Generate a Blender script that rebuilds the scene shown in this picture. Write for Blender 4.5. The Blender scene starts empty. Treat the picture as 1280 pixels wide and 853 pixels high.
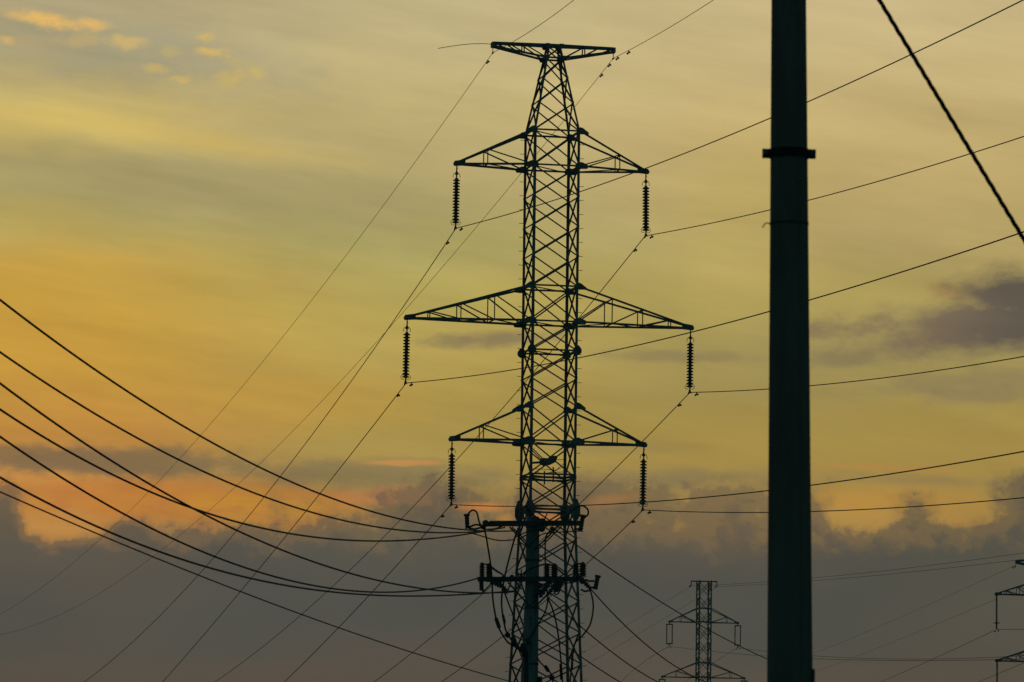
import bpy, math, random
import numpy as np
from mathutils import Vector, Matrix
random.seed(7)
sc = bpy.context.scene
col = sc.collection

# ------------------------------------------------------------------ camera
F_PX, W0, H0 = 5770.0, 1280.0, 853.0
PITCH = math.atan((1020 - 426.5) / F_PX)
ROLL = 0.0135
CAM = Vector((0, 0, 1.7))
_F = Vector((0, math.cos(PITCH), math.sin(PITCH)))
_U0 = Vector((0, -math.sin(PITCH), math.cos(PITCH)))
_R0 = Vector((1, 0, 0))
_R = _R0 * math.cos(ROLL) + _U0 * math.sin(ROLL)
_U = _U0 * math.cos(ROLL) - _R0 * math.sin(ROLL)
cam_d = bpy.data.cameras.new('camera')
cam = bpy.data.objects.new('camera', cam_d)
col.objects.link(cam)
cam.matrix_world = Matrix(((_R.x, _U.x, -_F.x, CAM.x), (_R.y, _U.y, -_F.y, CAM.y), (_R.z, _U.z, -_F.z, CAM.z), (0, 0, 0, 1)))
cam_d.sensor_width = 36.0
cam_d.lens = 36.0 * F_PX / W0
cam_d.clip_start = 0.5
cam_d.clip_end = 6000
cam_d.dof.use_dof = True
cam_d.dof.focus_distance = 200
cam_d.dof.aperture_fstop = 8
sc.camera = cam
sc.view_settings.view_transform = 'Standard'
sc.view_settings.look = 'None'
sc.view_settings.exposure = 0.0
sc.view_settings.gamma = 1.0


def ray(px, py):
    return (_F + _R * ((px - W0 / 2) / F_PX) + _U * ((H0 / 2 - py) / F_PX))


def at(px, py, Y):
    """the point at distance Y (metres along the ground ahead) seen at photo pixel px, py"""
    r = ray(px, py)
    return CAM + r * (Y / r.y)


def lin(c):
    return tuple((v / 255 / 12.92 if v / 255 <= .04045 else ((v / 255 + .055) / 1.055) ** 2.4) for v in c) + (1.0,)


# ------------------------------------------------------------------ world: evening sky with cloud layers, fixed in direction
SUN_AZ, SUN_EL = math.radians(-6), math.radians(2.5)      # ahead and slightly left, low behind the cloud bank
world = bpy.data.worlds.new('World')
sc.world = world
world.use_nodes = True
wn = world.node_tree.nodes
wl = world.node_tree.links
wn.clear()


def nd(t, **kw):
    n = wn.new(t)
    for k, v in kw.items():
        setattr(n, k, v)
    return n


def put(sock, v):
    if isinstance(v, (int, float)):
        sock.default_value = v
    elif isinstance(v, tuple):
        sock.default_value = v
    else:
        wl.new(v, sock)


def M(op, a, b=0.0, c=0.0, clamp=False):
    n = nd('ShaderNodeMath', operation=op, use_clamp=clamp)
    put(n.inputs[0], a); put(n.inputs[1], b); put(n.inputs[2], c)
    return n.outputs[0]


def add(a, b): return M('ADD', a, b)
def sub(a, b): return M('SUBTRACT', a, b)
def mul(a, b): return M('MULTIPLY', a, b)


def sstep(v, lo, hi, out0=0.0, out1=1.0):
    n = nd('ShaderNodeMapRange', interpolation_type='SMOOTHSTEP')
    put(n.inputs[0], v)
    n.inputs[1].default_value = lo; n.inputs[2].default_value = hi
    n.inputs[3].default_value = out0; n.inputs[4].default_value = out1
    return n.outputs[0]


def mixc(f, a, b):
    n = nd('ShaderNodeMix', data_type='RGBA')
    put(n.inputs[0], f); put(n.inputs[6], a); put(n.inputs[7], b)
    return n.outputs[2]


def xyz(x, y, z=0.0):
    n = nd('ShaderNodeCombineXYZ')
    put(n.inputs[0], x); put(n.inputs[1], y); put(n.inputs[2], z)
    return n.outputs[0]


def noise(x, y, sx, sy, seed, detail=4.0, rough=0.55):
    n = nd('ShaderNodeTexNoise', noise_dimensions='2D')
    wl.new(xyz(add(mul(x, sx), seed), add(mul(y, sy), seed * 1.7)), n.inputs['Vector'])
    n.inputs['Scale'].default_value = 1.0
    n.inputs['Detail'].default_value = detail
    n.inputs['Roughness'].default_value = rough
    return n.outputs[0]


def ramp(v, stops, lo, hi):
    n = nd('ShaderNodeValToRGB')
    n.color_ramp.interpolation = 'LINEAR'
    put(n.inputs[0], sstep_lin(v, lo, hi))
    e = n.color_ramp.elements
    while len(e) < len(stops):
        e.new(0.5)
    for k, (p, c) in enumerate(stops):
        e[k].position = (p - lo) / (hi - lo)
        e[k].color = lin(c)
    return n.outputs[0]


def sstep_lin(v, lo, hi):
    n = nd('ShaderNodeMapRange')
    put(n.inputs[0], v); n.inputs[1].default_value = lo; n.inputs[2].default_value = hi
    return n.outputs[0]


tc = nd('ShaderNodeTexCoord')
sep = nd('ShaderNodeSeparateXYZ')
wl.new(tc.outputs['Generated'], sep.inputs[0])
dx, dy, dz = sep.outputs
az = M('ARCTAN2', dx, dy)
el = M('ARCSINE', dz)
X0 = mul(az, 57.7)
Y0 = sub(5.935, mul(el, 57.7))            # degrees of sky, measured down
cr, sr = math.cos(ROLL), math.sin(ROLL)
SX = add(6.4, sub(mul(X0, cr), mul(Y0, sr)))
SY = add(4.265, add(mul(X0, sr), mul(Y0, cr)))

def sstep_w(n_, m_):
    return mul(sstep(n_, .45, .62), m_)


# soft low-frequency drift so that no layer is a clean gradient
w1 = sub(noise(SX, SY, .35, .8, 3.1, 3), .5)
w2 = sub(noise(SX, SY, 1.3, 3.0, 9.2, 5, .6), .5)
YW = add(SY, add(mul(w1, .9), mul(w2, .22)))
rL = ramp(YW, [(-.6, (168, 152, 120)), (.5, (163, 151, 112)), (.95, (172, 156, 108)), (1.45, (188, 166, 98)), (1.7, (186, 164, 96)),
               (2.05, (163, 148, 98)), (2.5, (161, 147, 95)), (2.9, (172, 153, 86)), (3.3, (188, 153, 70)), (3.9, (192, 151, 62)),
               (4.6, (191, 145, 58)), (5.2, (188, 134, 60)), (6.0, (192, 138, 70)), (6.6, (188, 134, 68)), (7.2, (160, 115, 66)), (10.2, (105, 85, 66))], -.6, 10.2)
rC = ramp(YW, [(-.6, (182, 168, 126)), (.6, (184, 168, 122)), (1.3, (187, 169, 116)), (1.9, (181, 163, 110)), (2.6, (170, 155, 102)),
               (3.2, (168, 156, 93)), (3.8, (176, 158, 84)), (4.4, (174, 152, 80)), (4.9, (170, 146, 74)), (5.5, (164, 141, 72)),
               (6.0, (160, 134, 72)), (6.5, (158, 126, 72)), (7.2, (130, 106, 70)), (10.2, (105, 85, 66))], -.6, 10.2)
rR = ramp(YW, [(-.6, (192, 173, 128)), (.6, (193, 173, 123)), (1.5, (188, 166, 111)), (2.3, (180, 158, 102)), (3.0, (171, 151, 95)),
               (3.8, (165, 147, 84)), (4.4, (158, 141, 84)), (5.0, (156, 137, 78)), (5.5, (162, 138, 70)), (6.0, (164, 135, 68)),
               (6.6, (172, 132, 66)), (7.2, (140, 108, 64)), (10.2, (105, 85, 66))], -.6, 10.2)
XW = add(SX, mul(w1, 3.0))
sky = mixc(sstep(XW, .3, 5.2), rL, rC)
sky = mixc(sstep(XW, 5.6, 9.8), sky, rR)


def blob(cx, cy, rx, ry, rot=0.0, warp=.25, soft=1.0, x=None, y=None):
    """0..1 mask, 1 in the middle of an ellipse whose rim is torn by noise"""
    x = SX if x is None else x
    y = SY if y is None else y
    a = math.radians(rot)
    ux, uy = sub(x, cx), sub(y, cy)
    px = add(mul(ux, math.cos(a) / rx), mul(uy, math.sin(a) / rx))
    py = add(mul(ux, -math.sin(a) / ry), mul(uy, math.cos(a) / ry))
    d = M('SQRT', add(mul(px, px), mul(py, py)))
    if warp:
        d = add(d, mul(nf, warp))
    return sstep(d, 1.0 + soft * .15, 1.0 - soft * .85)


nf = sub(noise(SX, SY, 1.7, 3.6, 21.0, 7, .62), .5)      # torn edges
nb = sub(noise(SX, SY, 1.55, 1.9, 33.0, 8, .58), .5)     # billows
nh = sub(noise(SX, SY, 5.5, 8.0, 51.0, 5, .6), .5)       # fine wisps


def layer(base, mask, c, k=1.0):
    return mixc(mul(mask, k) if k != 1.0 else mask, base, lin(c))


# grey veil upper left, and the paler gap under it

sky = layer(sky, blob(1.6, .72, 2.9, .55, 8, .9, 1.0), (150, 146, 124), .5)
sky = layer(sky, blob(3.1, 2.45, 3.6, .75, 9, .7, 1.0), (150, 143, 100), .35)
sky = layer(sky, blob(1.8, 1.72, 3.2, .24, 8, .9, 1.0), (206, 176, 92), .5)
sky = layer(sky, blob(.2, 4.0, 2.6, 1.3, 0, .6, 1.0), (202, 155, 60), .32)
sky = layer(sky, blob(3.6, 5.0, 2.6, .5, 3, .8, 1.0), (196, 152, 62), .4)
sky = layer(sky, blob(9.3, 2.9, 1.2, 1.6, 0, .5, 1.0), (190, 168, 90), .35)
# thin lilac-grey streaks
for (cx, cy, rx, ry, rot, k) in [(6.2, 4.27, 1.15, .13, -2, .8), (8.3, 4.48, 1.4, .10, 2, .55), (10.6, 4.5, .9, .17, -2, .65),
                                 (7.6, 5.62, 1.4, .12, 0, .25), (12.2, 4.82, 1.6, .2, -3, .5), (9.0, 6.0, 2.2, .16, -1, .35), (11.6, 6.05, 1.5, .1, 2, .4), (12.4, 5.0, 1.2, .14, -2, .5)]:
    sky = layer(sky, blob(cx, cy, rx, ry, rot, 1.5, 1.0), (128, 112, 82), k)
# the smoky cloud at the right
c1 = M('MAXIMUM', blob(12.3, 4.10, 1.9, .46, -6, .9, 1.0), blob(12.8, 3.78, 1.25, .42, 4, .9, 1.0))
c1 = M('MAXIMUM', c1, mul(blob(10.95, 4.13, .95, .2, -3, 2.2, 1.0), .8))
sky = layer(sky, blob(11.85, 3.7, .28, .14, 20, 1.4, 1.0), (170, 130, 76), .5)
sky = mixc(M('MINIMUM', mul(c1, 1.05), .92), sky, mixc(sstep(SX, 10.6, 12.9), lin((128, 108, 82)), lin((84, 76, 72))))
# orange lit bands just above the bank, left
sky = layer(sky, blob(1.9, 6.25, 3.0, .42, 2, 1.0, .9), (192, 122, 50), .8)
sky = layer(sky, blob(3.4, 6.4, 1.6, .3, 0, 1.2, .8), (196, 140, 46), .65)
sky = layer(sky, sstep_w(noise(SX, SY, 1.1, 3.2, 61, 4), blob(2.6, 6.3, 4.0, .55, 1, .8, 1.0)), (176, 112, 62), .4)
# grey-brown stratus over the orange band
st = M('MAXIMUM', blob(1.55, 5.82, 2.5, .26, 1, 1.3, .75), blob(4.6, 5.95, 1.9, .24, 1, 1.2, .8))
st = M('MAXIMUM', st, mul(blob(7.9, 6.02, 1.7, .2, 0, 1.2, 1.0), .6))
st = M('MAXIMUM', st, mul(blob(.3, 5.72, 1.3, .18, 2, 1.4, .9), .9))
sky = mixc(mul(st, .92), sky, mixc(sstep(SX, 0, 6), lin((128, 103, 72)), lin((134, 117, 76))))
# thin orange rims on top of the stratus
sky = layer(sky, blob(4.95, 5.81, .62, .045, 0, 1.8, 1.0), (206, 140, 70), .55)
sky = layer(sky, blob(4.9, 6.22, .75, .17, -3, 1.5, .9), (196, 128, 78), .6)
sky = layer(sky, blob(11.0, 5.88, 1.3, .05, 2, 1.6, 1.0), (182, 128, 66), .45)
sky = layer(sky, blob(10.9, 6.3, 1.5, .22, 0, 1.2, 1.0), (190, 138, 58), .5)

gn = nd('ShaderNodeVectorMath', operation='SCALE')
wl.new(sky, gn.inputs[0]); fa = math.radians(9)
FX = add(mul(SX, math.cos(fa)), mul(SY, math.sin(fa)))
FY = sub(mul(SY, math.cos(fa)), mul(SX, math.sin(fa)))
fib = add(mul(sub(noise(FX, FY, .22, 1.5, 5.5, 5, .6), .5), .42), mul(sub(noise(add(FX, mul(nf, .6)), FY, .7, 5.5, 17.5, 6, .65), .5), mul(sstep(SX, 9.5, 3.0), .13)))
wl.new(mul(add(1.0, fib), 1.20), gn.inputs['Scale'])
sky = gn.outputs[0]
# ---- the cloud bank along the horizon, with a billowed upper edge

fld = mul(sub(SY, 6.50), 2.2)
for (cx, cy, rx, ry, a) in [(.02, 6.50, .36, .42, 1.9), (1.60, 6.66, .20, .16, 1.5), (.55, 6.62, .42, .26, -1.1), (2.5, 6.45, 1.3, .2, -.5), (1.1, 6.4, .7, .3, -.7),
                            (3.55, 6.40, .22, .2, .4), (4.1, 6.45, .3, .2, .15), (5.35, 6.2, .6, .45, 1.2), (7.6, 6.15, 1.5, .4, 1.2), (9.4, 6.3, .6, .4, .8),
                            (10.75, 6.40, .34, .22, -1.8), (11.42, 6.40, .34, .26, .75), (10.2, 6.35, .3, .3, .6), (12.0, 6.4, .24, .2, -1.2), (12.8, 6.05, .45, .45, 1.3)]:
    ux, uy = mul(sub(SX, cx), 1 / rx), mul(sub(SY, cy), 1 / ry)
    g = M('EXPONENT', mul(add(mul(ux, ux), mul(uy, uy)), -1.0))
    fld = add(fld, mul(g, a))
nq = sub(noise(add(SX, mul(nb, .25)), add(SY, mul(nh, .3)), 3.4, 4.6, 44.0, 8, .62), .5)
fld = add(fld, add(mul(nb, 1.5), mul(nq, 1.5)))
veil = noise(SX, SY, .8, 1.5, 81, 3)
bank = M('MAXIMUM', mul(sstep(fld, -.25, .35), .78), sstep(fld, -.7, 1.1))
bank = M('MAXIMUM', bank, sstep(SY, 6.75, 7.25))
bankc = ramp(add(SY, mul(w1, .9)), [(5.9, (124, 104, 78)), (6.5, (108, 95, 76)), (6.9, (92, 88, 79)), (7.5, (84, 84, 78)), (8.0, (84, 83, 76)), (8.5, (90, 82, 72)), (10.2, (90, 76, 64))], 5.9, 10.2)
bankc = mixc(mul(sstep(SX, 8.6, 12.0), .65), bankc, mixc(sstep(SY, 7.8, 8.7), lin((84, 84, 74)), lin((98, 85, 68))))
lobes = noise(SX, SY, .28, .8, 71, 2, .45)
bankc = mixc(sstep(lobes, .40, .66, 0, .15), bankc, lin((112, 92, 76)))
bankc = mixc(sstep(noise(SX, SY, .25, .9, 93, 2, .45), .40, .70, 0, .35), bankc, lin((76, 77, 72)))
sky = mixc(mul(bank, .96), sky, bankc)
# orange breaks inside the bank edge
sky = layer(sky, blob(6.05, 6.36, .42, .08, 2, .8, .9), (212, 136, 66), .85)
sky = layer(sky, blob(6.32, 6.52, .16, .12, 20, 1.2, 1.0), (196, 136, 66), .6)
sky = layer(sky, blob(6.85, 6.5, .28, .13, 0, .8, .9), (200, 128, 62), .7)
sky = layer(sky, blob(7.7, 6.27, .5, .1, -8, 1.2, 1.0), (178, 124, 68), .55)
# the small lit flecks high on the left
for (cx, cy, rx, ry, rot, c, k) in [(.48, .31, .50, .085, 8, (226, 178, 92), .85), (1.12, .385, .32, .065, 5, (222, 176, 96), .75), (1.5, .58, .30, .075, 5, (212, 176, 100), .6),
                                    (.03, .575, .14, .05, 8, (218, 174, 94), .7), (1.02, .56, .3, .09, -10, (184, 160, 104), .6), (2.53, .5, .15, .05, -3, (202, 170, 96), .8),
                                    (2.61, .69, .22, .055, -3, (206, 172, 94), .85), (2.06, .7, .16, .06, 3, (184, 162, 104), .6), (1.9, .91, .18, .045, 0, (192, 164, 100), .7),
                                    (2.22, 1.03, .18, .05, -3, (198, 168, 94), .7), (2.9, 1.02, .32, .10, -16, (198, 170, 92), .6), (3.17, .95, .13, .08, 0, (198, 172, 92), .6),
                                    (2.9, .8, .2, .05, 10, (184, 164, 106), .5), (.3, .6, .5, .1, 4, (176, 154, 108), .4)]:
    sky = mixc(mul(blob(cx, cy, rx * 1.15, ry * 1.5, rot, 1.5, 1.1, x=add(SX, mul(nh, .18)), y=add(SY, mul(nh, .14))), k), sky, tuple(v * 1.22 for v in lin(c)[:3]) + (1.0,))

# the rest of the dome: dim blue-green dusk away from the sun (physical sky), brightest towards the sunset
nish = nd('ShaderNodeTexSky', sky_type='NISHITA')
nish.sun_disc = False
nish.sun_elevation = SUN_EL
nish.sun_rotation = SUN_AZ
nish.dust_density = 3.0
dim = nd('ShaderNodeMix', data_type='RGBA', blend_type='MULTIPLY')
dim.inputs[0].default_value = 1.0
wl.new(nish.outputs[0], dim.inputs[6])
dim.inputs[7].default_value = (.028, .080, .085, 1)
azf = sstep(M('ABSOLUTE', sub(az, SUN_AZ)), .22, .75, 1.0, 0.0)
elf = sstep(el, .20, .75, 1.0, 0.0)
sky = mixc(mul(azf, elf), dim.outputs[2], sky)
bg = nd('ShaderNodeBackground')
bg.inputs[1].default_value = 1.0
wl.new(sky, bg.inputs[0])
wo = nd('ShaderNodeOutputWorld')
wl.new(bg.outputs[0], wo.inputs[0])
world.cycles.sampling_method = 'MANUAL'
world.cycles.sample_map_resolution = 512

sun_d = bpy.data.lights.new('sun', 'SUN')
sun_d.energy = 0.12                               # almost all of it held back by the cloud bank
sun_d.angle = math.radians(12)
sun_d.color = (1.0, .72, .42)
sun = bpy.data.objects.new('sun', sun_d)
col.objects.link(sun)
sd = Vector((math.sin(SUN_AZ) * math.cos(SUN_EL), math.cos(SUN_AZ) * math.cos(SUN_EL), math.sin(SUN_EL)))
sun.rotation_euler = (sd).to_track_quat('Z', 'Y').to_euler()


# ------------------------------------------------------------------ materials
def mat(name, c, rough=.6, metal=0.0, var=.25, scale=6.0, spec=.5, bump=0.0, streak=1.0):
    m = bpy.data.materials.new(name)
    m.use_nodes = True
    nt = m.node_tree
    b = nt.nodes['Principled BSDF']
    t = nt.nodes.new('ShaderNodeTexCoord')
    mp = nt.nodes.new('ShaderNodeMapping')
    mp.inputs['Scale'].default_value = (1, 1, 1 / streak)
    nt.links.new(t.outputs['Object'], mp.inputs[0])
    n = nt.nodes.new('ShaderNodeTexNoise')
    n.inputs['Scale'].default_value = scale
    n.inputs['Detail'].default_value = 6
    nt.links.new(mp.outputs[0], n.inputs['Vector'])
    r = nt.nodes.new('ShaderNodeMapRange')
    r.inputs[1].default_value = .3; r.inputs[2].default_value = .7
    r.inputs[3].default_value = 1 - var; r.inputs[4].default_value = 1 + var
    nt.links.new(n.outputs[0], r.inputs[0])
    v = nt.nodes.new('ShaderNodeMix'); v.data_type = 'RGBA'; v.blend_type = 'MULTIPLY'
    v.inputs[0].default_value = 1
    v.inputs[6].default_value = (*c, 1)
    nt.links.new(r.outputs[0], v.inputs[7])
    nt.links.new(v.outputs[2], b.inputs['Base Color'])
    b.inputs['Roughness'].default_value = rough
    b.inputs['Metallic'].default_value = metal
    b.inputs['Specular IOR Level'].default_value = spec
    if bump:
        bn = nt.nodes.new('ShaderNodeBump')
        bn.inputs['Strength'].default_value = bump
        bn.inputs['Distance'].default_value = .01
        nt.links.new(n.outputs[0], bn.inputs['Height'])
        nt.links.new(bn.outputs[0], b.inputs['Normal'])
    return m


STEEL = mat('weathered_galvanised_steel', (.16, .20, .21), .7, 0, .3, 3, .25)
DARKSTEEL = mat('dark_painted_steel', (.06, .07, .08), .7, 0, .3, 8, .25)
BLACKSTEEL = mat('bitumen_coated_clamp_steel', (.02, .022, .024), .8, 0, .2, 8, .15)
ALU = mat('weathered_aluminium_wire', (.05, .055, .055), .75, 0, .15, 2, .2)
CABLE = mat('black_sheathed_cable', (.035, .04, .04), .7, 0, .2, 5, .2)
GLASS = mat('dark_green_glazed_insulator', (.03, .07, .06), .35, 0, .2, 12, .4)
CONC = mat('weathered_concrete', (.20, .22, .22), .9, 0, .25, 4, .2, .4, 4)
CONC2 = mat('stained_concrete', (.20, .155, .13), .9, 0, .3, 3, .2, .5, 5)
def stain(m, c2, sx, sy):
    nt = m.node_tree
    b = nt.nodes['Principled BSDF']
    src = b.inputs['Base Color'].links[0].from_socket
    t = nt.nodes.new('ShaderNodeTexCoord'); mp = nt.nodes.new('ShaderNodeMapping')
    mp.inputs['Scale'].default_value = (sx, sx, sy)
    n = nt.nodes.new('ShaderNodeTexNoise'); n.inputs['Scale'].default_value = 1; n.inputs['Detail'].default_value = 8; n.inputs['Roughness'].default_value = .65
    r_ = nt.nodes.new('ShaderNodeMapRange'); r_.inputs[1].default_value = .46; r_.inputs[2].default_value = .62; r_.inputs[4].default_value = .75
    mx = nt.nodes.new('ShaderNodeMix'); mx.data_type = 'RGBA'; mx.inputs[7].default_value = (*c2, 1)
    nt.links.new(t.outputs['Object'], mp.inputs[0]); nt.links.new(mp.outputs[0], n.inputs['Vector']); nt.links.new(n.outputs[0], r_.inputs[0])
    nt.links.new(r_.outputs[0], mx.inputs[0]); nt.links.new(src, mx.inputs[6]); nt.links.new(mx.outputs[2], b.inputs['Base Color'])


stain(CONC2, (.15, .12, .10), 5, .8)
stain(CONC, (.10, .11, .11), 12, .8)
stain(STEEL, (.09, .085, .08), 2.2, 1.3)
GROUND = mat('rough_grass_and_soil', (.06, .07, .035), .95, 0, .5, .3, .1, .5)
RED = mat('faded_red_sleeve', (.12, .015, .015), .7, 0, .2, 10, .2)


# ------------------------------------------------------------------ mesh buffer
class MB:
    def __init__(s):
        s.v = []; s.f = []

    def prism(s, p0, p1, prof, ref=None):
        p0, p1 = Vector(p0), Vector(p1)
        d = (p1 - p0)
        if d.length < 1e-6:
            return s
        d.normalize()
        ref = Vector(ref) if ref is not None else (Vector((0, 0, 1)) if abs(d.z) < .9 else Vector((0, 1, 0)))
        u = ref - d * ref.dot(d)
        if u.length < 1e-5:
            u = Vector((1, 0, 0)) - d * d.x
        u.normalize()
        w = d.cross(u)
        b = len(s.v); n = len(prof)
        for p in (p0, p1):
            for (a, c) in prof:
                s.v.append(p + u * a + w * c)
        for k in range(n):
            s.f.append((b + k, b + (k + 1) % n, b + n + (k + 1) % n, b + n + k))
        s.f.append(tuple(b + k for k in reversed(range(n))))
        s.f.append(tuple(b + n + k for k in range(n)))
        return s

    def angle(s, p0, p1, w, ref=None, t=None):       # rolled L section
        t = t or max(.008, w * .16)
        o = -w * .35
        return s.prism(p0, p1, [(o, o), (o + w, o), (o + w, o + t), (o + t, o + t), (o + t, o + w), (o, o + w)], ref)

    def bar(s, p0, p1, w, h=None, ref=None):
        h = h or w
        return s.prism(p0, p1, [(-h / 2, -w / 2), (h / 2, -w / 2), (h / 2, w / 2), (-h / 2, w / 2)], ref)

    def tube(s, pts, r, n=8):
        pts = [Vector(p) for p in pts]
        rs = r if isinstance(r, (list, tuple)) else [r] * len(pts)
        b = len(s.v)
        u = None
        for i, p in enumerate(pts):
            t = (pts[min(i + 1, len(pts) - 1)] - pts[max(i - 1, 0)]).normalized()
            if u is None:
                u = (Vector((0, 0, 1)) if abs(t.z) < .9 else Vector((0, 1, 0)))
            u = (u - t * u.dot(t)).normalized()
            w = t.cross(u)
            for k in range(n):
                a = 2 * math.pi * k / n
                s.v.append(p + (u * math.cos(a) + w * math.sin(a)) * rs[i])
        for i in range(len(pts) - 1):
            for k in range(n):
                s.f.append((b + i * n + k, b + i * n + (k + 1) % n, b + (i + 1) * n + (k + 1) % n, b + (i + 1) * n + k))
        s.f.append(tuple(b + k for k in reversed(range(n))))
        s.f.append(tuple(b + (len(pts) - 1) * n + k for k in range(n)))
        return s

    def lathe(s, prof, o=(0, 0, 0), n=20, axis=(0, 0, 1)):
        return s.tube([Vector(o) + Vector(axis) * z for (r, z) in prof], [max(r, 1e-4) for (r, z) in prof], n)

    def ring(s, r0, r1, z0, z1, o=(0, 0, 0), n=36):
        o = Vector(o); b = len(s.v)
        for k in range(n):
            a = 2 * math.pi * k / n
            for (rr_, z) in ((r0, z0), (r1, z0), (r1, z1), (r0, z1)):
                s.v.append(o + Vector((rr_ * math.cos(a), rr_ * math.sin(a), z)))
        for k in range(n):
            for j in range(4):
                k2 = (k + 1) % n
                s.f.append((b + k * 4 + j, b + k2 * 4 + j, b + k2 * 4 + (j + 1) % 4, b + k * 4 + (j + 1) % 4))
        return s

    def plate(s, pts, nrm, t):
        nrm = Vector(nrm).normalized() * t / 2
        b = len(s.v); n = len(pts)
        for sg in (-1, 1):
            for p in pts:
                s.v.append(Vector(p) + nrm * sg)
        for k in range(n):
            s.f.append((b + k, b + (k + 1) % n, b + n + (k + 1) % n, b + n + k))
        s.f.append(tuple(b + k for k in reversed(range(n))))
        s.f.append(tuple(b + n + k for k in range(n)))
        return s

    def mesh(s, name, off=Vector((0, 0, 0))):
        me = bpy.data.meshes.new(name)
        me.from_pydata([tuple(v - off) for v in s.v], [], s.f)
        me.update()
        return me

    def build(s, name, m, parent=None, off=Vector((0, 0, 0)), smooth=False):
        me = s.mesh(name, off)
        me.materials.append(m)
        if smooth:
            for p in me.polygons:
                p.use_smooth = len(p.vertices) <= 4
        o = bpy.data.objects.new(name, me)
        col.objects.link(o)
        if parent is not None:
            o.parent = parent
        return o


def tag(o, label=None, cat=None, group=None, kind=None):
    if label: o['label'] = label
    if cat: o['category'] = cat
    if group: o['group'] = group
    if kind: o['kind'] = kind
    return o


def empty(name, loc, rz=0.0):
    o = bpy.data.objects.new(name, None)
    o.location = loc
    o.rotation_euler = (0, 0, rz)
    col.objects.link(o)
    return o


def copy_tree(o, parent=None):
    c = o.copy()
    col.objects.link(c)
    c.parent = parent
    for ch in [k for k in KIDS.get(o.name, [])]:
        copy_tree(ch, c)
    return c


KIDS = {}


def kids(o):
    KIDS[o.name] = [c for c in bpy.data.objects if c.parent == o]
    for c in KIDS[o.name]:
        kids(c)


# ------------------------------------------------------------------ ground
g = MB()
S, NS = 900, 60
for j in range(NS + 1):
    for i in range(NS + 1):
        x, y = -S + 2 * S * i / NS, -S + 2 * S * j / NS
        g.v.append(Vector((x, y, -.25 * (math.sin(x * .013) * math.cos(y * .017) + 1) * min(1, max(0, (math.hypot(x, y) - 30) / 100)))))
for j in range(NS):
    for i in range(NS):
        a = j * (NS + 1) + i
        g.f.append((a, a + 1, a + NS + 2, a + NS + 1))
tag(g.build('ground', GROUND), kind='structure')

# air: thin even haze over the whole place
hz = MB()
hz.prism((0, 0, -2), (0, 0, 75), [(-1100, -1100), (1100, -1100), (1100, 1100), (-1100, 1100)])
hm = bpy.data.materials.new('evening_haze')
hm.use_nodes = True
hm.node_tree.nodes.clear()
pv = hm.node_tree.nodes.new('ShaderNodeVolumePrincipled')
pv.inputs['Color'].default_value = (.85, .9, .9, 1)
pv.inputs['Density'].default_value = 0.0002
ho = hm.node_tree.nodes.new('ShaderNodeOutputMaterial')
hm.node_tree.links.new(pv.outputs[0], ho.inputs['Volume'])
tag(hz.build('haze', hm), kind='stuff')


# ------------------------------------------------------------------ lattice towers
TOWER_ROT = math.radians(12)


def zlev(px, py, Y):
    return at(px, py, Y).z


def corner(h, sx, sy, z):
    return Vector((sx * h, sy * h, z))


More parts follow.
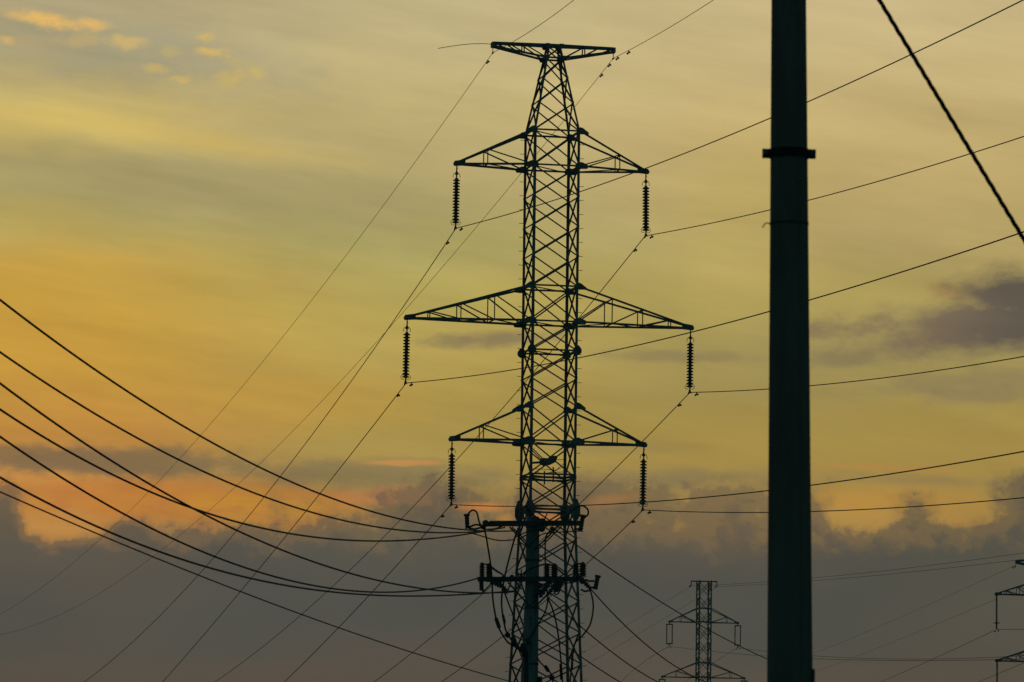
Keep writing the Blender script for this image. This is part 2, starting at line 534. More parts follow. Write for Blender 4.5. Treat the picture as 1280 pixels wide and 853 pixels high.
def lattice_tower(name, loc, rot, prof, levels, rings, arms, peak, leg_w, br_w, label, bolts=None, knees=None, plates=True, cone_n=0):
    """prof: [(z, half width)] outline; levels: panel heights; rings: heights of horizontal frames;
    arms: [(z_bottom, z_top, half_length, panels)]; peak: (z_low, z_high, half_length, z_tip_low)"""
    root = tag(empty(name, loc, rot), label, 'power tower')

    def hw(z):
        for (z0, h0), (z1, h1) in zip(prof, prof[1:]):
            if z0 <= z <= z1:
                return h0 + (h1 - h0) * (z - z0) / (z1 - z0)
        return prof[-1][1] if z > prof[-1][0] else prof[0][1]
    for (sx, sy) in ((-1, -1), (1, -1), (1, 1), (-1, 1)):
        m = MB()
        for (z0, h0), (z1, h1) in zip(prof, prof[1:]):
            w = leg_w * (1.0 if h1 >= prof[-2][1] * .98 else .75)
            o = w * .8
            # angle section whose corner faces outwards
            p0, p1 = corner(h0, sx, sy, z0), corner(h1, sx, sy, z1)
            t = w * .2
            q = [(0, 0), (w, 0), (w, t), (t, t), (t, w), (0, w)]
            prof2 = [(-sx * a, -sy * c) for a, c in q]
            b = len(m.v)
            for p in (p0, p1):
                for a, c in prof2:
                    m.v.append(p + Vector((a, c, 0)))
            n = 6
            for k in range(n):
                m.f.append((b + k, b + (k + 1) % n, b + n + (k + 1) % n, b + n + k))
            m.f.append(tuple(b + k for k in range(n))); m.f.append(tuple(b + n + k for k in range(n)))
        m.build('leg', STEEL, root)
    faces = [((-1, -1), (1, -1)), ((1, -1), (1, 1)), ((1, 1), (-1, 1)), ((-1, 1), (-1, -1))]
    for fi, (a, b) in enumerate(faces):
        m = MB()
        nrm = Vector(((a[0] + b[0]) / 2, (a[1] + b[1]) / 2, 0))
        for z0, z1 in zip(levels, levels[1:]):
            h0, h1 = hw(z0), hw(z1)
            o1, o2 = nrm * -.02, nrm * (-.03 - br_w)
            m.angle(corner(h0, *a, z0) + o1, corner(h1, *b, z1) + o1, br_w, nrm)
            m.angle(corner(h0, *b, z0) + o2, corner(h1, *a, z1) + o2, br_w, nrm)
        m.build('lattice_bracing', STEEL, root)
    for z in rings:
        m = MB(); h = hw(z) - .01
        for (a, b) in faces:
            m.angle(corner(h, *a, z), corner(h, *b, z), br_w * 1.25)
        m.angle(corner(h, -1, -1, z - br_w), corner(h, 1, 1, z - br_w), br_w * .8)
        m.build('horizontal_frame', STEEL, root)
    tips = []
    for (zb, zt, L, np_) in arms:
        for sx in (-1, 1):
            hb, ht = hw(zb), hw(zt)
            tip = Vector((sx * L, 0, zb))
            m = MB(); wb = MB()
            ch = br_w * 1.45
            for sy in (-1, 1):
                b0 = corner(hb, sx, sy, zb); t0 = corner(ht, sx, sy, zt)
                tb = tip + Vector((0, sy * .07, 0)); tt = tip + Vector((0, sy * .05, .06))
                m.angle(b0, tb, ch, (0, 0, 1)); m.angle(t0, tt, ch, (0, 0, 1))
                pb = pt = None
                prev_b = b0
                for k in range(1, np_ + 1):
                    f = k / (np_ + .75) if np_ > 1 else .60
                    if np_ > 1:
                        f = (.30, .57, .82)[k - 1]
                    kb, kt = b0.lerp(tb, f), t0.lerp(tt, f)
                    wb.angle(kb, kt, br_w * .8)
                    wb.angle(prev_b, kt, br_w * .85)
                    prev_b = kb
            # plan bracing between the two faces of the arm
            for k in range(np_ + 1):
                fs = [0] + [(.30, .57, .82)[q] if np_ > 1 else .60 for q in range(np_)] + [1]
                f0, f1 = fs[k], fs[k + 1]
                A0, B0 = corner(hb, sx, -1, zb).lerp(tip, f0), corner(hb, sx, 1, zb).lerp(tip, f0)
                A1, B1 = corner(hb, sx, -1, zb).lerp(tip, f1), corner(hb, sx, 1, zb).lerp(tip, f1)
                if k <= np_ - 1 or np_ == 1 and k == 0:
                    wb.angle(A1, B1, br_w * .7)
                    T1, U1 = corner(ht, sx, -1, zt).lerp(tip, f1), corner(ht, sx, 1, zt).lerp(tip, f1)
                    wb.angle(T1, U1, br_w * .7)
                    wb.angle(A0, B1, br_w * .7) if k % 2 else wb.angle(B0, A1, br_w * .7)
            arm = m.build('cross_arm', STEEL, root)
            wb.build('web_bracing', STEEL, arm)
            # end plate
            e = MB()
            sgn = sx
            e.plate([tip + Vector((sgn * .18, 0, .02)), tip + Vector((sgn * .10, 0, .16)), tip + Vector((-sgn * .42, 0, .24 * (zt - zb) / 1.7)),
                     tip + Vector((-sgn * .4, 0, -.05)), tip + Vector((sgn * .12, 0, -.09))], (0, 1, 0), .12)
            e.build('end_plate', STEEL, arm)
            if plates:
                for sy in (-1, 1):
                    for (z, dzt, h) in ((zb, 0, hb), (zt, 1, ht)):
                        c = corner(h, sx, sy, z) + Vector((0, sy * .015, 0))
                        gp = MB()
                        if dzt == 0:
                            q = [(-.30, .05), (-.16, .20), (.10, .25), (.44, .10), (.52, -.02), (.42, -.16), (-.12, -.18), (-.28, -.08)]
                        else:
                            q = [(-.16, .12), (-.02, .24), (.14, .20), (.48, -.06), (.52, -.17), (.06, -.20), (-.20, -.12)]
                        gp.plate([c + Vector((sx * a * .84, 0, b * .80)) for a, b in q], (0, 1, 0), .035)
                        gp.build('gusset_plate', STEEL, root)
            tips.append(tip)
    # peak cross arm (earth wire arm)
    if peak:
        zl, zh, L, zt, wy = peak
        m = MB(); wbs = {-1: MB(), 1: MB()}
        hh = hw(zh)
        for sy in (-1, 1):
            yb = sy * hh
            ye = sy * wy
            m.angle((-L, ye, zh), (L, ye, zh), br_w * 1.7, (0, 0, 1)) if abs(hh - wy) < .05 else (m.angle((-L, ye, zh), (0, yb, zh), br_w * 1.7, (0, 0, 1)), m.angle((0, yb, zh), (L, ye, zh), br_w * 1.7, (0, 0, 1)))
            for sx in (-1, 1):
                m.angle((sx * hw(zl), sy * hw(zl), zl), (sx * L, ye, zt), br_w * 1.4, (0, 0, 1))
                m.bar((sx * L, ye, zt - .04), (sx * L, ye, zh + .05), br_w * 2.2)
                for k, f in enumerate((.0, .42, .72)):
                    q0 = Vector((sx * hw(zl), sy * hw(zl), zl)).lerp(Vector((sx * L, ye, zt)), f)
                    f1 = (.42, .72, 1.0)[k]
                    x1 = hw(zl) + (L - hw(zl)) * f1
                    q1 = Vector((sx * x1, yb + (ye - yb) * x1 / L, zh))
                    wbs[sx].angle(q0, q1, br_w * .8)
                    qb = Vector((sx * hw(zl), sy * hw(zl), zl)).lerp(Vector((sx * L, ye, zt)), f1)
                    if k < 1:
                        wbs[sx].bar(qb, q1, br_w * .8)
            m.angle((-hw(zl), sy * hw(zl), zl), (hw(zl), sy * hw(zl), zl), br_w * 1.4)
        for sx in (-1, 1):
            m.bar((sx * L, -wy - .03, (zh + zt) / 2), (sx * L, wy + .03, (zh + zt) / 2), br_w * 1.5, zh - zt + .1, (0, 0, 1))
            for f in (.42,):
                x1 = hw(zl) + (L - hw(zl)) * f
                wbs[sx].bar((sx * x1, -wy - .12, zh), (sx * x1, wy + .12, zh), br_w * .7)
        arm = m.build('earth_wire_arm', STEEL, root)
        for sx in (-1, 1):
            wbs[sx].build('web_bracing', STEEL, arm)
        if plates:
            for sx in (-1, 1):
                for sy in (-1, 1):
                    for z in (zh - .03, zl):
                        c = corner(hw(z), sx, sy, z) + Vector((0, sy * .015, 0))
                        MB().plate([c + Vector((sx * a * .75, 0, b * .7)) for a, b in [(-.2, .06), (-.1, .17), (.16, .17), (.26, .03), (.16, -.18), (-.12, -.18), (-.2, -.05)]], (0, 1, 0), .035).build('gusset_plate', STEEL, root)
    if knees:
        for (z, a, b) in knees:
            for sx in (-1, 1):
                for sy in (-1, 1):
                    c = corner(hw(z), sx, sy, z) + Vector((-sx * .02, sy * .015, 0))
                    MB().plate([c + Vector((a * p, 0, b * q)) for p, q in [(.35, 1), (1, .3), (1, -.35), (.4, -.8), (-.4, -.8), (-1, -.35), (-1, .3), (-.35, 1)]],
                               (0, 1, 0), .035).build('gusset_plate', STEEL, root)
                    c2 = corner(hw(z), sx, sy, z) + Vector((sx * .015, -sy * .02, 0))
                    MB().plate([c2 + Vector((0, a * p, b * q)) for p, q in [(.35, 1), (1, .3), (1, -.35), (.4, -.8), (-.4, -.8), (-1, -.35), (-1, .3), (-.35, 1)]],
                               (1, 0, 0), .035).build('gusset_plate', STEEL, root)
    if bolts:
        z0, z1, st = bolts
        proto = MB().tube([(0, 0, 0), (1, 0, 0)], .014, 5).mesh('step_bolt')
        proto.materials.append(STEEL)
        for (sx, sy, ph) in ((-1, 1, 0), (1, -1, .25)):
            z = z0 + ph
            while z < z1:
                o = bpy.data.objects.new('step_bolt', proto)
                o.location = corner(hw(z), sx, sy, z)
                o.scale = (sx * .2, 1, 1)
                col.objects.link(o); o.parent = root
                z += st
    return root, tips


D1 = 222.0
base1 = at(688.6, 300, D1)
base1.z = 0


def z1(py):
    return zlev(688, py, D1)


zz = {k: z1(v) for k, v in dict(top=59.5, pk=74, ptip=66.5, u1=167, b1=210.5, u2=360.5, b2=404.5, d1=440.5, u3=509.5, b3=553.5, d2=599, kn=636).items()}
HB = 1.14
flare = (1.50 - 1.14) / (z1(636) - z1(853))
prof1 = [(-.2, HB + flare * (zz['kn'] + .2)), (zz['kn'], HB), (zz['u1'], HB), (zz['top'], .32)]
lev = []
z = zz['kn']
while z > .5:
    lev.append(z); z -= 1.5
lev.append(.15)
lev = lev[::-1]
lev += [zz['d2'], zz['b3'], zz['u3'], (zz['u3'] + zz['d1']) / 2, zz['d1'], zz['b2'], zz['u2']]
for k in range(1, 4):
    lev.append(zz['u2'] + (zz['b1'] - zz['u2']) * k / 4)
lev += [zz['b1'], zz['u1'], z1(131), z1(100), zz['pk'], zz['top']]
tower1, tips1 = lattice_tower(
    'transmission_tower', base1, TOWER_ROT, prof1, lev, [zz['kn'] + .05, zz['kn'] - .12, zz['d2'], zz['d2'] + .15, zz['b3'], zz['d1'], zz['b2'], zz['u2'], zz['b1'], zz['u1']],
    [(zz['b1'], zz['u1'], 4.70, 1), (zz['b2'], zz['u2'], 7.02, 3), (zz['b3'], zz['u3'], 4.74, 1)],
    (zz['pk'], zz['top'] + .06, 3.0, zz['top'] - .10, .14), .125, .068,
    'tall dark lattice power tower with six cross arms in the middle of the photo', bolts=(2.5, zz['u1'] - .2, .68), knees=[(z1(640), .23, .58), (zz['d1'], .21, .26)])
# loose wire stub at the left end of the peak arm, and the bundle of hardware stored inside the body
P = lambda px, py, Y=D1: at(px, py, Y)
R1 = Matrix.Rotation(-TOWER_ROT, 3, 'Z')


def loc1(p):
    return R1 @ (p - base1)


MB().tube([loc1(P(*q)) for q in [(614, 55.5), (605, 54.8), (590, 55), (575, 56.5), (560, 58.6), (547.5, 60.8)]], .016, 5).build('loose_wire_end', ALU, tower1, smooth=True)
m = MB()
m.bar(loc1(P(662, 579)), loc1(P(694, 577)), .10)
m.tube([loc1(P(*q)) for q in [(674, 579), (678, 577.5), (686, 577.3), (692, 574), (696, 571)]], [.06, .2, .17, .18, .06], 8)
m.bar(loc1(P(664, 562)), loc1(P(680, 578)), .05); m.bar(loc1(P(666, 561)), loc1(P(682, 577)), .05)
m.build('line_clamp_bracket', STEEL, tower1)
m = MB()
for x, y0, y1_ in ((680.5, 589, 606), (691.5, 584, 603)):
    m.bar(loc1(P(x, y0)), loc1(P(x, y1_)), .06)
for (a, b) in (((664, 586), (697, 588)), ((664, 592.5), (708, 590)), ((694, 589), (708, 577)), ((668, 590), (674, 590.5)), ((695, 575), (708, 574.5)), ((680, 594), (706, 583))):
    m.bar(loc1(P(*a)), loc1(P(*b)), .026)
m.build('bird_guard', STEEL, tower1)


def tower_world(p, base, rot):
    return base + Matrix.Rotation(rot, 3, 'Z') @ p


# ------------------------------------------------------------------ insulator strings
def disc_mesh():
    return MB().lathe([(.05, .150), (.075, .145), (.082, .095), (.09, .085), (.13, .075), (.172, .040), (.178, .020), (.168, .008), (.13, .022), (.08, .014), (.07, .0), (.06, -.01)], n=20)


def make_string(n=15):
    root = empty('insulator_string', (0, 0, 0))
    m = MB()
    m.tube([(0, 0, .02), (0, 0, -.22)], .030, 6)
    m.tube([(0, .0, -.08), (.05, 0, -.14), (0, 0, -.2), (-.05, 0, -.14), (0, 0, -.08)], .018, 5)
    m.plate([(-.07, 0, -.38), (.07, 0, -.38), (.09, 0, -.46), (0, 0, -.2), (-.09, 0, -.46)], (0, 1, 0), .03)
    m.tube([(0, 0, -.22), (0, 0, -.62)], .035, 8)
    m.build('shackle', DARKSTEEL, root)
    m = MB()
    for s in (-1, 1):
        m.tube([(s * .03, 0, -.34), (s * .13, 0, -.40), (s * .17, 0, -.50), (s * .17, 0, -.60)], .014, 5)
    m.build('arcing_horn', DARKSTEEL, root, smooth=True)
    dm = disc_mesh().mesh('disc'); dm.materials.append(GLASS)
    for p in dm.polygons:
        p.use_smooth = len(p.vertices) <= 4
    for k in range(n):
        o = bpy.data.objects.new('disc', dm)
        o.location = (0, 0, -.62 - .146 * (k + 1))
        col.objects.link(o); o.parent = root
    zb = -.62 - .146 * n
    MB().tube([(0, 0, zb + .03), (0, 0, zb - .26)], .034, 8).build('pin', DARKSTEEL, root)
    for s in (-1, 1):
        c = Vector((s * .13, 0, zb + .02))
        MB().tube([c + Vector((.105 * math.cos(t), 0, .115 * math.sin(t))) for t in [math.pi * 2 * k / 14 + (math.pi if s > 0 else 0) for k in range(13)]], .013, 5).build('arcing_ring', DARKSTEEL, root, smooth=True)
    m = MB()
    m.tube([(0, -.28, zb - .30), (0, -.12, zb - .25), (0, 0, zb - .235), (0, .12, zb - .25), (0, .28, zb - .32)], [.03, .05, .062, .05, .03], 8)
    m.bar((0, 0, zb - .14), (0, 0, zb - .26), .09)
    m.build('suspension_clamp', DARKSTEEL, root)
    return root, -(zb - .255)


str0, DROP = make_string()
kids(str0)
str_labels = ['long ribbed insulator string hanging from the left end of the top arm', 'long ribbed insulator string hanging from the right end of the top arm',
              'long ribbed insulator string hanging from the left end of the widest middle arm', 'long ribbed insulator string hanging from the right end of the widest middle arm',
              'long ribbed insulator string hanging from the left end of the lowest arm', 'long ribbed insulator string hanging from the right end of the lowest arm']
clamps = []
for k, t in enumerate(tips1):
    o = str0 if k == 0 else copy_tree(str0)
    o.location = tower_world(t, base1, TOWER_ROT) + Vector((0, 0, -.06))
    o.rotation_euler = (math.radians((.5, -.4, .2, .6, -.3, .1)[k]), math.radians((.3, -.5, .6, .1, -.2, .4)[k]), TOWER_ROT)
    tag(o, str_labels[k], 'insulator', 'insulator strings hanging from the near tower')
    clamps.append(o.location + Vector((0, 0, -DROP)))


# ------------------------------------------------------------------ overhead wires: each lies in its own vertical plane and sags as a parabola
def damper(parent_off, p, d, m_parent):
    m = MB()
    d = d.normalized()
    dn = Vector((0, 0, -1))
    m.bar(p, p + dn * .11, .05)
    m.tube([p + dn * .11 - d * .20, p + dn * .12, p + dn * .11 + d * .20], .012, 5)
    for s in (-1, 1):
        c = p + dn * .12 + d * (.20 * s)
        m.tube([c - d * .08, c - d * .03, c + d * .03, c + d * .08], [.03, .05, .05, .03], 8)
    o = m.build('vibration_damper', DARKSTEEL, m_parent, off=parent_off)
    return o


def wire(name, P0, d, pixels, r, label, cat='power line', group=None, ext=1.1, tmax=None, dampers=(), m=None, n=90, free=False, stub=True):
    P0 = Vector(P0)
    d = Vector((d[0], d[1], 0)).normalized()
    nrm = Vector((-d.y, d.x, 0))
    ts, zs = [], []
    for (px, py) in pixels:
        rr = ray(px, py)
        k = (P0 - CAM).dot(nrm) / rr.dot(nrm)
        q = CAM + rr * k
        ts.append((q - P0).dot(d)); zs.append(q.z)
    ts, zs = np.array(ts), np.array(zs)
    if free:
        A = np.stack([np.ones_like(ts), ts, ts * ts], 1)
        c = np.linalg.lstsq(A, zs, rcond=None)[0]
    elif len(ts) == 1:
        c = (P0.z, (zs[0] - P0.z) / ts[0], 0)
    else:
        cub = len(ts) >= 6 and cat == 'cable'
        A = np.stack([ts, ts * ts] + ([ts ** 3] if cub else []), 1)
        wgt = 1 / np.maximum(1, np.abs(ts)) ** .3
        c = np.linalg.lstsq(A * wgt[:, None], (zs - P0.z) * wgt, rcond=None)[0]
        c = (P0.z, *c)
    c = tuple(c) + (0,) * (4 - len(c))
    te = tmax if tmax else max(ts) * ext
    while te > 20 and c[0] + c[1] * te + c[2] * te * te + c[3] * te ** 3 < 3:
        te -= 5
    f = lambda t: P0 + d * t + Vector((0, 0, c[0] - P0.z + c[1] * t + c[2] * t * t + c[3] * t ** 3))
    pts = [f(te * k / n) for k in range(n + 1)]
    print('WIRE %-60s slope %.3f curv %.5f t_end %.0f z_end %.1f fit_err %.2f' % (label[:60], c[1], c[2], te, pts[-1].z, max(abs(c[0] + c[1] * ts + c[2] * ts * ts + c[3] * ts ** 3 - zs))))
    o = MB().tube(pts, r, 7).build(name, m or ALU, off=P0, smooth=True)
    o.location = P0
    tag(o, label, cat, group)
    for t in dampers:
        damper(P0, f(t), d, o)
    return o


dF = Vector((-math.sin(TOWER_ROT), math.cos(TOWER_ROT), 0))
far = [
    ([(540, 334), (500, 392), (350, 595), (281, 679), (106, 853)], 'thin conductor falling left and away from the upper left insulator string'),
    ([(761, 353), (727, 395), (668, 465), (614, 525), (540, 607), (437, 717), (375, 767), (269, 853)], 'thin conductor falling left and away from the upper right insulator string'),
    ([(437, 570), (312, 726), (203, 853)], 'thin conductor falling left and away from the middle left insulator string'),
    ([(840, 516), (795, 561), (723, 632), (644, 705), (582, 760), (540, 795), (469, 853)], 'thin conductor falling left and away from the middle right insulator string'),
    ([(540, 661), (450, 754), (356, 853)], 'thin conductor falling left and away from the lowest left insulator string'),
    ([(792, 653), (731, 706), (626, 796), (560, 848)], 'thin conductor falling left and away from the lowest right insulator string'),
]
near = [
    ([(655, 264), (725, 240), (860, 190), (960, 148), (1010, 125), (1280, 2)], 'thin conductor rising to the right from the upper left insulator string'),
    ([(860, 286), (960, 263), (1010, 250), (1280, 171)], 'thin conductor rising to the right from the upper right insulator string'),
    ([(650, 462), (724, 448), (862, 415), (960, 389), (1010, 375), (1252, 300), (1280, 291)], 'thin conductor rising to the right from the middle left insulator string'),
    ([(900, 491), (960, 486), (1011, 482), (1280, 446)], 'thin conductor rising to the right from the middle right insulator string'),
    ([(648, 634.6), (729, 632), (840, 625), (959, 612.6), (1012, 606), (1280, 566)], 'thin conductor rising to the right from the lowest left insulator string'),
    ([(900, 641), (959, 641), (1012, 639), (1280, 622.5)], 'thin nearly level conductor running right from the lowest right insulator string'),
]
for k in range(6):
    wire('power_line', clamps[k], dF, far[k][0], .021, far[k][1], group='conductors on the near tower', tmax=300 if k < 4 else 200, dampers=(2.0,))
    wire('power_line', clamps[k], -dF, near[k][0], .021, near[k][1], group='conductors on the near tower', tmax=260, dampers=(1.3,), n=120)
pk = [tower_world(Vector((s * 3.0, 0, zz['ptip'] - .12)), base1, TOWER_ROT) for s in (-1, 1)]
for sx in (-1, 1):
    MB().tube([Vector((sx * 3.0, 0, zz['top'] - .02)), Vector((sx * 3.0, 0, zz['ptip'] - .06))], .022, 6).tube([Vector((sx * 3.0, -.14, zz['ptip'] - .15)), Vector((sx * 3.0, 0, zz['ptip'] - .10)), Vector((sx * 3.0, .14, zz['ptip'] - .15))], .035, 6).build('earth_wire_clamp', DARKSTEEL, tower1)
wire('earth_wire', pk[0], dF, [(540, 177), (433, 320), (403, 360), (250, 544), (125, 670), (0, 770)], .0125, 'very thin earth wire curving down left from the left end of the tower peak', 'earth wire', 'earth wires on the near tower', tmax=330, dampers=(1.2,))
wire('earth_wire', pk[1], dF, [(752, 94.5), (721, 134), (670, 190), (600, 280), (540, 350), (437, 470), (312, 592), (206, 686), (112, 739), (0, 798)], .0125, 'very thin earth wire curving down left from the right end of the tower peak', 'earth wire', 'earth wires on the near tower', tmax=330, dampers=(.8, 2.5))
wire('earth_wire', pk[0], -dF, [(640, 54), (675, 30), (718, 0)], .014, 'very thin earth wire rising right from the left end of the tower peak', 'earth wire', 'earth wires on the near tower', tmax=120, dampers=())
wire('earth_wire', pk[1], -dF, [(792, 61), (842, 30), (893, 0)], .014, 'very thin earth wire rising right from the right end of the tower peak', 'earth wire', 'earth wires on the near tower', tmax=120, dampers=(.9, 3.2))

# ------------------------------------------------------------------ far towers
def far_insulator(loc, rot, double, L, label, sc_=1.0):
    root = tag(empty('insulator_string', loc, rot), label, 'insulator', 'insulator strings on the far towers')
    xs = (-.34, .34) if double else (0,)
    for x in xs:
        m = MB()
        prof = []
        n = 16
        for k in range(n):
            z = -.35 - (L - .7) * k / n
            prof += [(.05, z), (.11, z - .03), (.05, z - .07)]
        m.lathe(prof, (x, 0, 0), 10)
        m.build('disc_stack', GLASS, root)
    m = MB()
    if double:
        m.bar((-.42, 0, -.3), (.42, 0, -.3), .09, .13); m.bar((-.42, 0, -L + .32), (.42, 0, -L + .32), .09, .13)
        m.bar((0, 0, 0), (0, 0, -.3), .1); m.bar((0, 0, -L + .3), (0, 0, -L), .1)
    else:
        m.bar((0, 0, 0), (0, 0, -.4), .1); m.bar((0, 0, -L + .5), (0, 0, -L), .1); m.bar((-.25, 0, -L + .5), (.25, 0, -L + .5), .07)
    m.build('yoke', DARKSTEEL, root)
    return root


D2 = 560.0
b2_ = at(879.5, 800, D2); b2_.z = 0
q2 = lambda py: zlev(879, py, D2)
pr2 = [(-.2, 1.5), (q2(1000), .80), (q2(727), .80), (q2(726), .80)]
lv2 = [0.1]
zt2 = q2(727)
z = zt2
ls = []
while z > 1:
    ls.append(z); z -= 1.8
lv2 = [.1] + ls[::-1]
t2, tp2 = lattice_tower('transmission_tower', b2_, math.radians(11), pr2, lv2, [q2(760.5), q2(777.5), q2(828.5), q2(846.5), q2(895), q2(912)],
                        [(q2(778.5), q2(761), 4.25, 1), (q2(847.5), q2(829), 5.1, 1), (q2(912), q2(895), 4.25, 1)],
                        None, .16, .075, 'small distant lattice power tower with narrow flat top, left of the thick pole', plates=False)
m = MB()
m.bar((-1.62, 0, zt2), (1.62, 0, zt2), .30, .14, (0, 0, 1))
arm = m.build('earth_wire_arm', STEEL, t2)
m = MB()
for x in (-1.6, 1.6):
    m.bar((x, 0, zt2), (x, 0, zt2 - .5), .09); m.bar((x, -.1, zt2 - .5), (x - .25, .1, zt2 - .7), .12)
m.build('hanger', DARKSTEEL, arm)
c2 = []
for k, t in enumerate(tp2):
    L = 2.95
    p = tower_world(t, b2_, math.radians(11))
    if k < 4:
        far_insulator(p, math.radians(11), True, L, 'tiny double insulator string under the %s %s arm of the distant flat-topped tower' % (('left', 'right')[k % 2], ('upper', 'lower')[k // 2]))
    c2.append(p + Vector((0, 0, -L)))

D3 = 365.0
b3_ = at(1321, 800, D3); b3_.z = 0
q3 = lambda py: zlev(1245, py, D3)
ls = []
z3 = q3(699) - .25
z = z3
while z > 1:
    ls.append(z); z -= 1.5
t3, tp3 = lattice_tower('transmission_tower', b3_, math.radians(11), [(-.2, 1.9), (q3(930), .95), (q3(745), .95), (z3, .7), (z3 + .01, .7)], [.1] + ls[::-1], [q3(744), q3(727), q3(827), q3(811)],
                        [(q3(744), q3(722), 4.95, 3), (q3(827), q3(806), 4.9, 3)],
                        (z3 - .5, z3 + .1, 3.3, z3 - .1, .12), .13, .07, 'distant lattice tower cut by the right edge, only its left arms in view', plates=False)
c3 = []
for k, t in enumerate(tp3):
    L = 2.75
    p = tower_world(t, b3_, math.radians(11))
    if k % 2 == 0:
        far_insulator(p, math.radians(11), False, L, 'slim insulator string under the %s left arm of the tower at the right edge' % ('upper', 'lower')[k // 2])
    c3.append(p + Vector((0, 0, -L)))
pk3 = tower_world(Vector((-3.3, 0, z3 - .2)), b3_, math.radians(11))


def span(name, P0, target, pixels, r, label, cat='power line', group='faint far conductors', tmax=None, ext=1.05, dampers=()):
    d = Vector(target) - Vector(P0)
    return wire(name, P0, d, pixels, r, label, cat, group, tmax=tmax or None, ext=ext, dampers=dampers)


g2 = [tower_world(Vector((s * 1.6, 0, zt2 - .6)), b2_, math.radians(11)) for s in (-1, 1)]
dl = at(731, 815, 900)
FAR_R = .024
span('earth_wire', g2[0], at(731, 815, 720), [(780, 784), (731, 815)], FAR_R * .7, 'faint wire sloping down left from the left end of the distant flat top', 'earth wire', 'far earth wires', ext=1.2)
span('earth_wire', g2[1], at(735, 830, 720), [(868, 750), (800, 792), (735, 830)], FAR_R * .7, 'faint wire sloping down left from the right end of the distant flat top', 'earth wire', 'far earth wires', ext=1.2)
span('power_line', c2[0], at(776, 853, 640), [(780, 849), (776, 853)], FAR_R, 'faint conductor sloping down left from the left string of the distant flat-topped tower', ext=1.5, dampers=(1.8,))
span('power_line', c2[1], at(857, 852, 650), [(893, 828), (857, 852)], FAR_R, 'faint conductor sloping down left from the right string of the distant flat-topped tower', ext=1.5, dampers=(1.8,))
span('power_line', c2[0], c3[2], [(880, 813), (958, 820), (1040, 825.5), (1164, 825.7), (1244, 824.5)], FAR_R * .9, 'faint level wire passing behind the thick pole from the left string of the distant tower', ext=1.25, dampers=(1.5,))
span('power_line', c2[1], c3[3], [(958, 815), (1040, 821), (1164, 823.8), (1244, 822)], FAR_R * .9, 'faint level wire passing behind the thick pole from the right string of the distant tower', ext=1.2, dampers=(1.5,))
span('earth_wire', g2[0], at(1400, 676, 365), [(960, 727), (1040, 720.6), (1153, 708.6), (1280, 691)], FAR_R * .75, 'faint wire rising right behind the thick pole, the upper of the close pair', 'earth wire', 'far earth wires', ext=1.2)
span('earth_wire', g2[1], at(1400, 684, 365), [(960, 730), (1040, 724.5), (1153, 714), (1268, 700.5)], FAR_R * .75, 'faint wire rising right behind the thick pole, the lower of the close pair', 'earth wire', 'far earth wires', ext=1.2)
span('earth_wire', pk3, at(1040, 808, 560), [(1153, 759.5), (1040, 808), (1015, 818)], .012, 'faint wire falling left from the peak of the tower at the right edge', 'earth wire', 'far earth wires', ext=1.4, dampers=(1.2, 2.6))
span('earth_wire', at(1245, 749, 366), at(1040, 832, 560), [(1167, 782), (1040, 832), (1010, 843)], .012, 'faint wire falling left past the upper arm tip of the tower at the right edge', 'earth wire', 'far earth wires', ext=1.3)
span('power_line', c3[0], at(1100, 853, 520), [(1164, 825), (1100, 853)], .022, 'conductor falling left from the slim upper string at the right edge', ext=1.4, dampers=(1.5,))
span('power_line', c3[0], at(1400, 786, 300), [(1280, 787), (1400, 786)], .02, 'short level conductor running right from the slim upper string at the right edge', ext=1.0, dampers=(1.1,))
span('power_line', at(1300, 820, 362), at(1222, 853, 450), [(1280, 828.6), (1222, 853)], .022, 'conductor falling left below the lower arm at the right edge', ext=1.4)

# ------------------------------------------------------------------ distribution pole in front of the tower
DP = 103.0
Q = lambda px, py, Y=DP: at(px, py, Y)
pb = Q(664.8, 750); pb.z = 0
pole = tag(empty('utility_pole', pb), 'concrete utility pole with two crowded cross arms and looping cables before the tower', 'utility pole')
K = Matrix.Identity(3)


def lp(px, py, Y=DP):
    return Q(px, py, Y) - pb


ztop = lp(665, 646).z
MB().tube([(0, 0, -.3), (0, 0, ztop * .5), (0, 0, ztop - .03), (0, 0, ztop)], [.178, .162, .148, .13], 24).build('shaft', CONC, pole, smooth=True)
YA = DP - .24      # cross arms bolted on the near side
m = MB(); m.bar(lp(604, 655.3, YA), lp(726, 654.2, YA), .10, .11); m.build('crossarm', DARKSTEEL, pole)
m = MB(); m.bar(lp(597, 724.2, YA), lp(722, 724.0, YA), .10, .105); m.build('crossarm', DARKSTEEL, pole)
for (a, b) in (((637, 659), (661, 684)), ((698, 658), (668, 688)), ((635, 728), (661, 757)), ((700, 727), (668, 760))):
    m = MB(); m.bar(lp(*a, YA + .04), lp(*b, YA + .10), .075, .03); m.build('brace', DARKSTEEL, pole)
for (a, b) in (((640, 659), (663, 682)), ((702, 658), (672, 688))):
    m = MB(); m.bar(lp(*a, DP + .14), lp(*b, DP + .12), .075, .03); m.build('brace', DARKSTEEL, pole)
m = MB(); m.bar(lp(612, 653.5, DP + .16), lp(720, 653, DP + .16), .08, .08); m.build('crossarm', DARKSTEEL, pole)
m = MB(); m.bar(lp(608, 725.5, DP + .16), lp(718, 724.2, DP + .16), .08, .08); m.build('crossarm', DARKSTEEL, pole)


